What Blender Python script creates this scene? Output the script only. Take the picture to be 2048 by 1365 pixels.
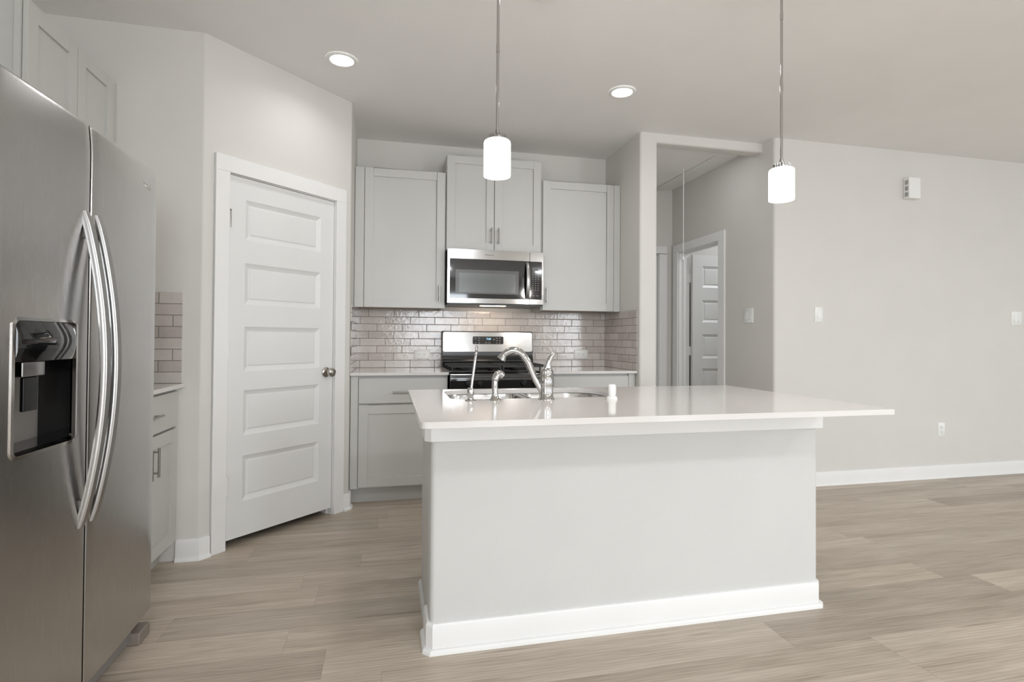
import bpy, bmesh, math, random
from mathutils import Vector, Matrix
from mathutils.geometry import tessellate_polygon

for o in list(bpy.data.objects):
    bpy.data.objects.remove(o)
scn = bpy.context.scene
C = scn.collection
PI = math.pi

# ------------------------------------------------------------------ camera
H = 1.1597
cam_d = bpy.data.cameras.new('camera')
cam = bpy.data.objects.new('camera', cam_d)
C.objects.link(cam)
scn.camera = cam
yaw, pitch, roll = .2256, .0129, .0068
fwd = Vector((math.sin(yaw), math.cos(yaw), 0)); rt = Vector((math.cos(yaw), -math.sin(yaw), 0)); up = Vector((0, 0, 1))
f2 = math.cos(pitch)*fwd + math.sin(pitch)*up
u2 = -math.sin(pitch)*fwd + math.cos(pitch)*up
r3 = math.cos(roll)*rt + math.sin(roll)*u2
u3 = -math.sin(roll)*rt + math.cos(roll)*u2
m = Matrix.Identity(4)
for i in range(3):
    m[i][0] = r3[i]; m[i][1] = u3[i]; m[i][2] = -f2[i]
m[2][3] = H
cam.matrix_world = m
cam_d.sensor_width = 36
cam_d.lens = 1082.05/2048*36
cam_d.shift_y = (662.67-682.5)/2048
cam_d.clip_start = .05

# ------------------------------------------------------------------ look
scn.view_settings.view_transform = 'Standard'
scn.view_settings.look = 'None'
scn.view_settings.gamma = 1
scn.view_settings.use_curve_mapping = False
scn.view_settings.exposure = -0.07

# daylight: bright overcast sky outside, and a soft source outside each window; side walls are added fill
w = bpy.data.worlds.new('world'); scn.world = w; w.use_nodes = True
bg = w.node_tree.nodes['Background']
bg.inputs[0].default_value = (.86, .93, 1, 1)
SKY = 1.0
bg.inputs[1].default_value = SKY
RY = -6.2
XW, XE = -1.67, 8.0
# (wall, from, to, sill, head, light strength per m2)
P_REAR, FILL_LEFTA, FILL_LEFTB, FILL_RIGHTA, FILL_RIGHTB = 52, 16, 14, 9, 4
WINDOWS = [('rear', .5, 2.05, .5, 2.35, P_REAR), ('rear', 4.9, 6.1, .5, 2.35, P_REAR),
           ('left', -5.2, -3.4, .5, 2.35, FILL_LEFTA), ('left', -2.6, -.6, .5, 2.35, FILL_LEFTB),  # left windows are invented, added to light faces turned left
           ('right', -5.0, -2.4, .05, 2.35, FILL_RIGHTA), ('right', -1.2, 1.6, .5, 2.35, FILL_RIGHTB)]  # right windows are invented too, added as fill for faces turned right
for (side, a, c, z0, z1, pw) in WINDOWS:
    l = bpy.data.lights.new('window_daylight', 'AREA')
    l.shape = 'RECTANGLE'; l.size = c-a; l.size_y = z1-z0
    l.energy = pw*(c-a)*(z1-z0); l.color = (.86, .93, 1)
    o = bpy.data.objects.new('window_daylight', l); C.objects.link(o)
    zc, mid = (z0+z1)/2, (a+c)/2
    if side == 'rear': o.location = (mid, RY-.2, zc); o.rotation_euler = (PI/2-.25, 0, 0)
    elif side == 'left': o.location = (XW-.2, mid, zc); o.rotation_euler = (PI/2-.25, 0, -PI/2)
    else: o.location = (XE+.2, mid, zc); o.rotation_euler = (PI/2-.25, 0, PI/2)
RECESS_W = 1.7
PEND_W = 9
LIVING_FILL_W = 31
HALL_FILL_W = 2.6
BED_FILL_W = 14
SHADE_E = 1.7

# ------------------------------------------------------------------ mesh helpers
class B:
    def __init__(s): s.bm = bmesh.new()
    def face(s, vs):
        try: return s.bm.faces.new(vs)
        except ValueError: return None
    def poly(s, pts): s.face([s.bm.verts.new(p) for p in pts])
    def box(s, x0, x1, y0, y1, z0, z1):
        if x0 > x1: x0, x1 = x1, x0
        if y0 > y1: y0, y1 = y1, y0
        if z0 > z1: z0, z1 = z1, z0
        v = [s.bm.verts.new(p) for p in ((x0,y0,z0),(x1,y0,z0),(x1,y1,z0),(x0,y1,z0),(x0,y0,z1),(x1,y0,z1),(x1,y1,z1),(x0,y1,z1))]
        for f in ((3,2,1,0),(4,5,6,7),(0,1,5,4),(1,2,6,5),(2,3,7,6),(3,0,4,7)): s.face([v[i] for i in f])
        return s
    def slab(s, outer, holes, z0, z1):
        loops = [outer]+holes
        tri = tessellate_polygon([[Vector((p[0], p[1], 0)) for p in l] for l in loops])
        flat = [p for l in loops for p in l]
        a = [s.bm.verts.new((p[0], p[1], z0)) for p in flat]
        b = [s.bm.verts.new((p[0], p[1], z1)) for p in flat]
        for t in tri:
            s.face([a[i] for i in t]); s.face([b[i] for i in reversed(t)])
        k = 0
        for l in loops:
            n = len(l)
            for i in range(n):
                j = (i+1) % n
                s.face([a[k+i], a[k+j], b[k+j], b[k+i]])
            k += n
        bmesh.ops.recalc_face_normals(s.bm, faces=s.bm.faces)
        return s
    def prism(s, poly, z0, z1): 
        n = len(poly)
        a = [s.bm.verts.new((p[0], p[1], z0)) for p in poly]
        b = [s.bm.verts.new((p[0], p[1], z1)) for p in poly]
        fs = [s.face(a[::-1]), s.face(b)]
        for i in range(n):
            j = (i+1) % n
            fs.append(s.face([a[i], a[j], b[j], b[i]]))
        bmesh.ops.recalc_face_normals(s.bm, faces=[f for f in fs if f])
        return s
    def extr(s, poly, p0, p1, ua, ub):
        """extrude a 2D profile (a,b) in axes ua,ub from p0 to p1"""
        p0, p1, ua, ub = Vector(p0), Vector(p1), Vector(ua), Vector(ub)
        a = [s.bm.verts.new(p0+ua*p[0]+ub*p[1]) for p in poly]
        b = [s.bm.verts.new(p1+ua*p[0]+ub*p[1]) for p in poly]
        n = len(poly)
        fs = [s.face(a[::-1]), s.face(b)]
        for i in range(n):
            j = (i+1) % n
            fs.append(s.face([a[i], a[j], b[j], b[i]]))
        bmesh.ops.recalc_face_normals(s.bm, faces=[f for f in fs if f])
        return s
    def loft(s, loops, cap0=True, cap1=True, closed=True):
        vv = [[s.bm.verts.new(p) for p in l] for l in loops]
        n = len(vv[0])
        fs = []
        for a, b in zip(vv, vv[1:]):
            for i in range(n if closed else n-1):
                j = (i+1) % n
                fs.append(s.face([a[i], a[j], b[j], b[i]]))
        if cap0: fs.append(s.face(vv[0][::-1]))
        if cap1: fs.append(s.face(vv[-1]))
        bmesh.ops.recalc_face_normals(s.bm, faces=[f for f in fs if f])
        return s
    def tube(s, pts, r, n=14, sq=None):
        pts = [Vector(p) for p in pts]
        if not isinstance(r, (list, tuple)): r = [r]*len(pts)
        loops = []
        t0 = (pts[1]-pts[0]).normalized()
        ref = Vector((0,0,1)) if abs(t0.z) < .9 else Vector((1,0,0))
        u = t0.cross(ref).normalized()
        for i, p in enumerate(pts):
            t = (pts[min(i+1, len(pts)-1)]-pts[max(i-1, 0)]).normalized()
            u = (u-t*u.dot(t)).normalized(); v = t.cross(u)
            loops.append([p+(u*math.cos(2*PI*k/n)+v*math.sin(2*PI*k/n)*(sq or 1))*r[i] for k in range(n)])
        return s.loft(loops)
    def lathe(s, prof, c, n=32, axis='z', cap=True):
        loops = []
        for r, h in prof:
            l = []
            for k in range(n):
                a = 2*PI*k/n
                x, y = r*math.cos(a), r*math.sin(a)
                if axis == 'z': q = (c[0]+x, c[1]+y, c[2]+h)
                elif axis == 'y': q = (c[0]+x, c[1]+h, c[2]+y)
                else: q = (c[0]+h, c[1]+x, c[2]+y)
                l.append(q)
            loops.append(l)
        return s.loft(loops, cap, cap)

MW = {}
def setp(o, **k):
    for a, b in k.items():
        if b is not None: o[a] = b
def thing(name, label, cat, loc=(0,0,0), rotz=0, group=None, kind=None):
    o = bpy.data.objects.new(name, None); C.objects.link(o)
    o.location = loc; o.rotation_euler = (0, 0, rotz); o.empty_display_size = .1
    MW[o] = Matrix.Translation(loc) @ Matrix.Rotation(rotz, 4, 'Z')
    setp(o, label=label, category=cat, group=group, kind=kind)
    return o
def obj(name, b, mat, parent=None, local=False, bevel=0, seg=2, ang=35, label=None, cat=None, group=None, kind=None, sub=0):
    bm = b.bm
    bmesh.ops.remove_doubles(bm, verts=bm.verts, dist=1e-6)
    if parent is not None:
        M = MW[parent]
        if not local: bm.transform(M.inverted())
    else:
        xs = [v.co for v in bm.verts]
        lo = Vector([min(c[i] for c in xs) for i in range(3)]); hi = Vector([max(c[i] for c in xs) for i in range(3)])
        loc = Vector(((lo.x+hi.x)/2, (lo.y+hi.y)/2, lo.z))
        M = Matrix.Translation(loc)
        bm.transform(M.inverted())
    me = bpy.data.meshes.new(name)
    bm.to_mesh(me); bm.free()
    for p in me.polygons: p.use_smooth = True
    me.set_sharp_from_angle(angle=math.radians(ang))
    me.materials.append(mat)
    o = bpy.data.objects.new(name, me); C.objects.link(o)
    MW[o] = M
    if parent is not None: o.parent = parent
    else: o.location = M.translation
    if bevel:
        md = o.modifiers.new('bevel', 'BEVEL'); md.width = bevel; md.segments = seg
        md.limit_method = 'ANGLE'; md.angle_limit = math.radians(40); md.harden_normals = True
    setp(o, label=label, category=cat, group=group, kind=kind)
    return o
def struct(name, b, mat, **k): return obj(name, b, mat, kind='structure', **k)
def dup(root, loc, label):
    r = root.copy(); C.objects.link(r); r.location = loc; r['label'] = label
    def rec(a, b):
        for ch in list(a.children):
            c = ch.copy(); C.objects.link(c); c.parent = b
            rec(ch, c)
    rec(root, r)
    return r
def rrect(x0, x1, y0, y1, r, n=6):
    if not isinstance(r, (tuple, list)): r = (r,)*4
    out = []
    for (cx, cy, a0, rr) in ((x1-r[0], y1-r[0], 0, r[0]), (x0+r[1], y1-r[1], 90, r[1]), (x0+r[2], y0+r[2], 180, r[2]), (x1-r[3], y0+r[3], 270, r[3])):
        for k in range(n+1):
            a = math.radians(a0+90*k/n)
            out.append((cx+rr*math.cos(a), cy+rr*math.sin(a)))
    return out
def round_poly(pts, radii, n=6):
    out = []
    N_ = len(pts)
    for i, p in enumerate(pts):
        r = radii[i]
        if not r: out.append(tuple(p)); continue
        p = Vector(p); a = (Vector(pts[i-1])-p).normalized(); c = (Vector(pts[(i+1) % N_])-p).normalized()
        th = a.angle(c); t = r/math.tan(th/2)
        s, e = p+a*t, p+c*t
        cen = p+(a+c).normalized()*(r/math.sin(th/2))
        a0 = math.atan2(s.y-cen.y, s.x-cen.x); a1 = math.atan2(e.y-cen.y, e.x-cen.x)
        d = (a1-a0+PI) % (2*PI)-PI
        for k in range(n+1):
            aa = a0+d*k/n
            out.append((cen.x+r*math.cos(aa), cen.y+r*math.sin(aa)))
    return out

# ------------------------------------------------------------------ materials
def lin(c): 
    c = c/255
    return c/12.92 if c <= .04045 else ((c+.055)/1.055)**2.4
def col(r, g, b): return (lin(r), lin(g), lin(b), 1)
class G:
    def __init__(s, name):
        s.m = bpy.data.materials.new(name); s.m.use_nodes = True
        s.nt = s.m.node_tree; s.p = s.nt.nodes['Principled BSDF']
    def n(s, t, **k):
        x = s.nt.nodes.new(t)
        for a, b in k.items(): setattr(x, a, b)
        return x
    def l(s, a, b): s.nt.links.new(a, b)
    def inp(s, sock, v):
        if hasattr(v, 'links') or hasattr(v, 'is_linked'): s.l(v, sock)
        else: sock.default_value = v
    def m_(s, op, a, b=None, c=None):
        x = s.n('ShaderNodeMath', operation=op)
        s.inp(x.inputs[0], a)
        if b is not None: s.inp(x.inputs[1], b)
        if c is not None: s.inp(x.inputs[2], c)
        return x.outputs[0]
    def xyz(s, src=None):
        if src is None: src = s.n('ShaderNodeNewGeometry').outputs['Position']
        x = s.n('ShaderNodeSeparateXYZ'); s.l(src, x.inputs[0]); return x.outputs
    def comb(s, a, b, c):
        x = s.n('ShaderNodeCombineXYZ')
        for i, v in enumerate((a, b, c)): s.inp(x.inputs[i], v)
        return x.outputs[0]
    def noise(s, vec, scale, detail=3, rough=.5, dist=0):
        x = s.n('ShaderNodeTexNoise'); s.l(vec, x.inputs['Vector'])
        x.inputs['Scale'].default_value = scale; x.inputs['Detail'].default_value = detail
        x.inputs['Roughness'].default_value = rough; x.inputs['Distortion'].default_value = dist
        return x.outputs['Fac']
    def ramp(s, fac, stops):
        x = s.n('ShaderNodeValToRGB'); s.l(fac, x.inputs[0])
        e = x.color_ramp.elements
        while len(e) < len(stops): e.new(.5)
        for i, (p, c) in enumerate(stops): e[i].position = p; e[i].color = c
        return x.outputs[0]
    def mix(s, fac, a, b, blend='MIX'):
        x = s.n('ShaderNodeMix', data_type='RGBA', blend_type=blend)
        s.inp(x.inputs['Factor'], fac); s.inp(x.inputs[6], a); s.inp(x.inputs[7], b)
        return x.outputs[2]
    def bump(s, h, strength, dist=.001, normal=None):
        x = s.n('ShaderNodeBump'); s.l(h, x.inputs['Height'])
        x.inputs['Strength'].default_value = strength; x.inputs['Distance'].default_value = dist
        if normal: s.l(normal, x.inputs['Normal'])
        return x.outputs[0]
def simple(name, c, rough=.5, metal=0, bump=None, spec=None, coat=0):
    g = G(name); p = g.p
    p.inputs['Roughness'].default_value = rough; p.inputs['Metallic'].default_value = metal
    if spec is not None: p.inputs['Specular IOR Level'].default_value = spec
    if coat: p.inputs['Coat Weight'].default_value = coat; p.inputs['Coat Roughness'].default_value = .03
    tc = g.n('ShaderNodeTexCoord').outputs['Object']
    nz = g.noise(tc, 3.0, 2)
    c2 = tuple(min(1, v*1.01) for v in c[:3])+(1,); c1 = tuple(v*.99 for v in c[:3])+(1,)
    g.l(g.ramp(nz, [(.35, c1), (.65, c2)]), p.inputs['Base Color'])
    if bump:
        sc, st, ds = bump
        g.l(g.bump(g.noise(tc, sc, 2, .5), st, ds), p.inputs['Normal'])
    return g.m
def emis(name, c, e):
    g = G(name); g.p.inputs['Base Color'].default_value = c
    g.p.inputs['Emission Color'].default_value = c; g.p.inputs['Emission Strength'].default_value = e
    return g.m

WALL = simple('wall_paint', col(214, 211, 206), .75, bump=(160, .25, .0015))
CEIL = simple('ceiling_paint', col(238, 236, 234), .85, bump=(120, .25, .0015))
KNEE = simple('island_wall_paint', col(204, 203, 200), .7, bump=(160, .25, .0015))
WHITE = simple('white_trim_paint', col(233, 232, 230), .4)
DOORW = simple('white_door_paint', col(225, 225, 223), .42)
CAB = simple('grey_cabinet_paint', col(196, 195, 191), .38)
CABIN = simple('cabinet_interior', col(150, 120, 90), .6)
TOE = simple('toe_kick_paint', col(190, 188, 184), .5)
QUARTZ = simple('white_quartz', col(216, 212, 209), .09, bump=(6, .02, .002))
CHROME = simple('chrome', (.50, .49, .48, 1), .06, 1)
NICKEL = simple('brushed_nickel', (.36, .35, .335, 1), .25, 1)
DKNICKEL = simple('satin_nickel_knob', (.45, .42, .39, 1), .22, 1)
BLACKG = simple('black_gloss', col(12, 12, 13), .06, coat=.5)
BLACKM = simple('black_enamel', col(16, 16, 17), .25)
IRON = simple('cast_iron', col(30, 30, 31), .55, bump=(60, .3, .001))
DARK = simple('dark_gap', col(28, 27, 26), .7)
WPLASTIC = simple('white_plastic', col(236, 236, 233), .35)
GREYPL = simple('grey_plastic', col(120, 116, 112), .5)
KICK = simple('fridge_foot_plastic', col(128, 118, 110), .4)
SLOT = simple('slot_dark', col(60, 58, 55), .6)
GLASSG = simple('microwave_window', col(96, 99, 98), .18, coat=.6)
INK = simple('panel_print', col(165, 165, 165), .5)
LOGO = simple('logo_metal', (.85, .84, .82, 1), .25, 1)
LOGOD = simple('logo_dark', col(95, 88, 84), .4)
MULL = simple('rear_window_frame', col(225, 225, 225), .5)
BLUE = emis('clock_digits', (.35, .7, 1, 1), 1.6)
SHADE = emis('opal_glass_lit', (1, .985, .96, 1), SHADE_E)
LENS = emis('light_lens', (1, .985, .96, 1), 14)
MLAMP = emis('microwave_lamp', (1, .82, .6, 1), 14)

def steel(name, base, rough, tang, an=.75, wave=None):
    g = G(name); p = g.p
    p.inputs['Metallic'].default_value = 1
    p.inputs['Anisotropic'].default_value = an
    g.l(g.comb(*tang), p.inputs['Tangent'])
    P = g.xyz()
    # fine brush lines stretched along the grain
    v = g.comb(g.m_('MULTIPLY', P[0], 900. if tang[0] == 0 else 6.), g.m_('MULTIPLY', P[1], 900. if tang[1] == 0 else 6.), g.m_('MULTIPLY', P[2], 900. if tang[2] == 0 else 6.))
    nz = g.noise(v, 1, 2)
    c1 = tuple(b*.985 for b in base[:3])+(1,); c2 = tuple(b*1.015 for b in base[:3])+(1,)
    g.l(g.ramp(nz, [(.3, c1), (.7, c2)]), p.inputs['Base Color'])
    g.l(g.m_('ADD', g.m_('MULTIPLY', nz, .02), rough-.01), p.inputs['Roughness'])
    if wave:
        pos = g.n('ShaderNodeNewGeometry').outputs['Position']
        g.l(g.bump(g.noise(pos, wave[0], 1), wave[1], .01), p.inputs['Normal'])
    return g.m
STEELF = steel('stainless_fridge', (.555, .545, .535, 1), .27, (0., 0., 1.), .6, (1.8, .05))
STEELH = steel('stainless_handle', (.38, .375, .368, 1), .25, (0., 0., 1.))
STEELX = steel('stainless_front', (.37, .36, .348, 1), .16, (0., 0., 1.), .5)
STEELS = simple('sink_steel', (.46, .45, .44, 1), .2, 1)

def tile_mat(name, axis, u0):
    g = G(name); p = g.p; P = g.xyz()
    TW, TH = .198, .0587
    z = g.m_('DIVIDE', g.m_('SUBTRACT', P[2], .9142), TH)
    row = g.m_('FLOOR', z); fz = g.m_('SUBTRACT', z, row)
    u = g.m_('DIVIDE', g.m_('SUBTRACT', P[axis], u0), TW)
    u = g.m_('SUBTRACT', u, g.m_('MULTIPLY', row, 1/3))
    cu = g.m_('FLOOR', u); fu = g.m_('SUBTRACT', u, cu)
    # distance to tile edge in metres
    du = g.m_('MULTIPLY', g.m_('SUBTRACT', .5, g.m_('ABSOLUTE', g.m_('SUBTRACT', fu, .5))), TW)
    dz = g.m_('MULTIPLY', g.m_('SUBTRACT', .5, g.m_('ABSOLUTE', g.m_('SUBTRACT', fz, .5))), TH)
    d = g.m_('MINIMUM', du, dz)
    grout = g.m_('LESS_THAN', d, .0018)
    wn = g.n('ShaderNodeTexWhiteNoise', noise_dimensions='2D'); g.l(g.comb(cu, row, 0.), wn.inputs['Vector'])
    pos = g.n('ShaderNodeNewGeometry').outputs['Position']
    mott = g.noise(pos, 14, 4, .6)
    base = g.ramp(wn.outputs['Value'], [(0, col(180, 171, 165)), (.5, col(199, 190, 184)), (1, col(212, 206, 200))])
    base = g.mix(.35, base, g.ramp(mott, [(.3, col(182, 172, 165)), (.7, col(212, 205, 199))]))
    g.l(g.mix(grout, base, col(118, 114, 109)), p.inputs['Base Color'])
    g.l(g.m_('ADD', .07, g.m_('MULTIPLY', grout, .7)), p.inputs['Roughness'])
    edge = g.m_('MINIMUM', g.m_('DIVIDE', d, .004), 1.)
    wav = g.noise(pos, 38, 3, .6)
    n1 = g.bump(wav, .2, .006)
    nn = g.bump(edge, .5, .0012, n1)
    g.l(nn, p.inputs['Normal'])
    return g.m
TILEX = tile_mat('glazed_tile_x', 0, -.217)
TILEY = tile_mat('glazed_tile_y', 1, 3.92)
TILEL = tile_mat('glazed_tile_left', 0, -1.146-.066)

def floor_mat():
    g = G('oak_plank_floor'); p = g.p; P = g.xyz()
    PW, PL = .1805, 1.52
    y = g.m_('DIVIDE', g.m_('SUBTRACT', P[1], 2.664), PW)
    row = g.m_('FLOOR', y); fy = g.m_('SUBTRACT', y, row)
    w1 = g.n('ShaderNodeTexWhiteNoise', noise_dimensions='1D'); g.l(row, w1.inputs['W'])
    x = g.m_('ADD', g.m_('DIVIDE', P[0], PL), g.m_('MULTIPLY', w1.outputs['Value'], 7.3))
    cx = g.m_('FLOOR', x); fx = g.m_('SUBTRACT', x, cx)
    w2 = g.n('ShaderNodeTexWhiteNoise', noise_dimensions='2D'); g.l(g.comb(cx, row, 0.), w2.inputs['Vector'])
    rnd = w2.outputs['Value']
    off = g.m_('MULTIPLY', rnd, 37.)
    def v(sx, sy): return g.comb(g.m_('ADD', g.m_('MULTIPLY', P[0], sx), off), g.m_('ADD', g.m_('MULTIPLY', P[1], sy), off), off)
    broad = g.noise(v(.9, 7.), 1, 3, .55, .4)
    med = g.noise(v(2.6, 34.), 1, 4, .6, .8)
    fine = g.noise(v(7., 240.), 1, 3, .6)
    # cathedral grain rings
    wv = g.n('ShaderNodeTexWave', wave_type='BANDS', bands_direction='Y')
    g.l(v(1.1, 9.), wv.inputs['Vector']); wv.inputs['Scale'].default_value = 2.2; wv.inputs['Distortion'].default_value = 7
    wv.inputs['Detail'].default_value = 3; wv.inputs['Detail Scale'].default_value = 1.3
    cA, cB, cC = col(150, 134, 116), col(193, 180, 163), col(224, 213, 198)
    c = g.ramp(broad, [(.28, cA), (.5, cB), (.72, cC)])
    c = g.mix(.46, c, g.ramp(med, [(.3, col(140, 123, 106)), (.55, cB), (.8, cC)]))
    c = g.mix(.16, c, g.ramp(wv.outputs['Fac'], [(.0, col(125, 108, 92)), (.35, cB), (1, cC)]))
    c = g.mix(.20, c, g.ramp(fine, [(.3, col(145, 128, 110)), (.7, cC)]))
    c = g.mix(1, c, g.ramp(rnd, [(0, (.80, .795, .79, 1)), (.5, (.97, .965, .96, 1)), (1, (1.0, 1.0, 1.0, 1))]), 'MULTIPLY')
    # occasional dark mineral streaks and knots
    st = g.noise(v(1.7, 26.), 1, 2, .5, .2)
    sm = g.ramp(st, [(.67, (0, 0, 0, 1)), (.76, (1, 1, 1, 1))])
    c = g.mix(g.m_('MULTIPLY', sm, .55), c, col(104, 88, 74))
    dy = g.m_('MULTIPLY', g.m_('SUBTRACT', .5, g.m_('ABSOLUTE', g.m_('SUBTRACT', fy, .5))), PW)
    dx = g.m_('MULTIPLY', g.m_('SUBTRACT', .5, g.m_('ABSOLUTE', g.m_('SUBTRACT', fx, .5))), PL)
    d = g.m_('MINIMUM', dx, dy)
    seam = g.m_('LESS_THAN', d, .0008)
    c = g.mix(g.m_('MULTIPLY', seam, .45), c, col(100, 86, 72))
    g.l(c, p.inputs['Base Color'])
    g.l(g.m_('ADD', .36, g.m_('MULTIPLY', fine, .12)), p.inputs['Roughness'])
    g.l(g.bump(g.m_('ADD', fine, g.m_('MULTIPLY', g.m_('MINIMUM', g.m_('DIVIDE', d, .0015), 1.), 2.)), .12, .0008), p.inputs['Normal'])
    return g.m
FLOOR = floor_mat()

# ------------------------------------------------------------------ room shell
ZC = 2.754
XL, XR, YB = -.25, 1.877, 4.4935
YCOL, XK = 3.815, 2.0229
XH, YM = 2.953, 3.674
AX, AY = -.9493, 3.1161
BX, BY = XL, AY+(XL-AX)
Y9 = 5.24

struct('floor', B().box(-1.8, XE+.12, RY-.12, 6.6, -.06, 0), FLOOR)
struct('ceiling', B().box(-1.8, XE+.12, RY-.12, 6.6, ZC, ZC+.1), CEIL)
def wall_with_windows(name, side, s0, s1):
    def bx(b, a, c, z0, z1, o0=0, o1=TH):
        if side == 'rear': b.box(a, c, RY-o1, RY-o0, z0, z1)
        elif side == 'left': b.box(XW-o1, XW-o0, a, c, z0, z1)
        else: b.box(XE+o0, XE+o1, a, c, z0, z1)
    b = B(); p = s0
    ws = sorted(v for v in WINDOWS if v[0] == side)
    for (_, a, c, z0, z1, pw) in ws:
        bx(b, p, a, 0, ZC); bx(b, a, c, 0, z0); bx(b, a, c, z1, ZC); p = c
    bx(b, p, s1, 0, ZC)
    struct(name, b, WALL)
    for (_, a, c, z0, z1, pw) in ws:
        f = b = B(); f = .05
        bx(b, a, c, z0, z0+f, .03, .09); bx(b, a, c, z1-f, z1, .03, .09); bx(b, a, a+f, z0+f, z1-f, .03, .09); bx(b, c-f, c, z0+f, z1-f, .03, .09)
        m_ = (a+c)/2; zm = (z0+z1)/2
        bx(b, m_-.025, m_+.025, z0+f, z1-f, .04, .08); bx(b, a+f, c-f, zm-.02, zm+.02, .045, .075)
        wall_with_windows.n += 1
        struct('window_%d' % wall_with_windows.n, b, MULL)  # left and right wall windows exist only to admit added fill light
wall_with_windows.n = 0
TH = .12
wall_with_windows('wall_left', 'left', RY-.12, YB+.12)
wall_with_windows('wall_right', 'right', RY-.12, YM+.12)
wall_with_windows('wall_rear', 'rear', XW, XE)
# pantry walls: short wall facing the room, the diagonal with the doorway, the side of the range alcove
s2 = 2**.5/2
def D(d, off=0):  # point on the diagonal wall, d along it, off behind it
    return (AX+d*s2-off*s2, AY+d*s2+off*s2)
DO0, DO1, DZ = .1255, .8645, 2.062   # rough opening
TH = .12
DL = (BX-AX)/s2
b = B()
pl = [(XW, AY), (AX, AY), D(DO0), D(DO0, TH), (AX-.05, AY+TH), (XW, AY+TH)]
b.prism(round_poly(pl, [0, .02, 0, 0, 0, 0]), 0, ZC)
pr_ = [D(DO1), (BX, BY), (BX, YB+TH), (BX-TH, YB+TH), (BX-TH, BY+.05), D(DO1, TH)]
b.prism(round_poly(pr_, [0, .03, 0, 0, 0, 0]), 0, ZC)
b.prism([D(DO0), D(DO1), D(DO1, TH), D(DO0, TH)], DZ, ZC)
struct('wall_pantry', b, WALL)
struct('wall_back', B().box(XL, XR, YB, YB+TH, 0, ZC), WALL)
struct('wall_pantry_back', B().box(XW, XL-TH, YB, YB+TH, 0, ZC), WALL)
b = B()
b.prism(round_poly([(XR, YB+TH+.6), (XR, YCOL), (XK, YCOL), (XK, YB+TH+.6)], [0, .02, .02, 0]), 0, ZC)
b.box(XR, XK, YB+TH+.6, Y9, 0, ZC)
struct('wall_hall_left', b, WALL)
# dropped header across the hall opening
b = B()
prof = round_poly([(0, 2.682), (0, ZC), (.12, ZC), (.12, 2.682)], [.018, 0, 0, .018])
b.extr(prof, (XK-.0205, YCOL-.0004, 0), (XH+.001, YCOL, 0), (0, 1, 0), (0, 0, 1))
struct('trim_1', b, WALL)
# hall right wall joined to the main wall through a rounded corner
HD0, HD1, HZ = 4.385, 5.115, 2.075
b = B()
b.prism(round_poly([(XH, HD0), (XH, YM), (XE, YM), (XE, YM+TH), (XH+TH, YM+TH), (XH+TH, HD0)], [0, .022, 0, 0, 0, 0]), 0, ZC)
b.box(XH, XH+TH, HD1, Y9, 0, ZC)
b.box(XH, XH+TH, HD0, HD1, HZ, ZC)
struct('wall_main', b, WALL)
# hall end wall with a doorway, and the room behind the hall door
b = B()
BD1 = 2.805; BD0 = 2.09
b.box(BD1, 5.2, Y9, Y9+TH, 0, ZC); b.box(XR, BD0, Y9, Y9+TH, 0, ZC); b.box(BD0, BD1, Y9, Y9+TH, 2.075, ZC)
struct('wall_hall_end', b, WALL)
struct('wall_bedroom', B().box(5.0, 5.12, YM+TH, Y9, 0, ZC), WALL)
# baseboards: board profile with shoe moulding (a = out from wall, z)
BBP = [(0, 0), (.026, 0), (.025, .010), (.019, .017), (.013, .019), (.013, .098), (.009, .107), (0, .110)]
def baseboard(b, p0, p1, nrm, g0=0, g1=0):
    p0, p1, n = Vector(p0+(0,)), Vector(p1+(0,)), Vector(nrm+(0,)).normalized()
    t = (p1-p0).normalized()
    a = [b.bm.verts.new(p0+n*q[0]+Vector((0,0,q[1]))-t*q[0]*g0) for q in BBP]
    c = [b.bm.verts.new(p1+n*q[0]+Vector((0,0,q[1]))+t*q[0]*g1) for q in BBP]
    fs = [b.face(a[::-1]), b.face(c)]
    for i in range(len(BBP)):
        j = (i+1) % len(BBP)
        fs.append(b.face([a[i], a[j], c[j], c[i]]))
    bmesh.ops.recalc_face_normals(b.bm, faces=[f for f in fs if f])
e = .001
t22 = math.tan(math.radians(22.5))
b = B()
baseboard(b, (-1.052, AY-e), (AX+e*.4, AY-e), (0, -1), 0, t22)
nd = (s2, -s2)
baseboard(b, (AX+e*.4, AY-e), (D(.053)[0]+nd[0]*e, D(.053)[1]+nd[1]*e), nd, t22, 0)
baseboard(b, (D(.937)[0]+nd[0]*e, D(.937)[1]+nd[1]*e), (BX-.004+nd[0]*e, BY-.004+nd[1]*e), nd, 0, t22)
baseboard(b, (BX+e, BY+.012), (BX+e, 3.87), (1, 0), 0, 0)
struct('baseboard_pantry', b, WHITE)
b = B(); baseboard(b, (XH+.02, YM-e), (XE-.001, YM-e), (0, -1), 1, 0)
struct('baseboard_right', b, WHITE)
b = B(); baseboard(b, (XH-e, YM+.02), (XH-e, HD0-.09), (-1, 0)); baseboard(b, (XH-e, HD1+.09), (XH-e, Y9-.001), (-1, 0))
struct('baseboard_hall', b, WHITE)
b = B(); baseboard(b, (XR+.01, YCOL-e), (XK-.01, YCOL-e), (0, -1)); baseboard(b, (XK+e, YCOL+.01), (XK+e, Y9-.03), (1, 0))
struct('baseboard_column', b, WHITE)

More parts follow.
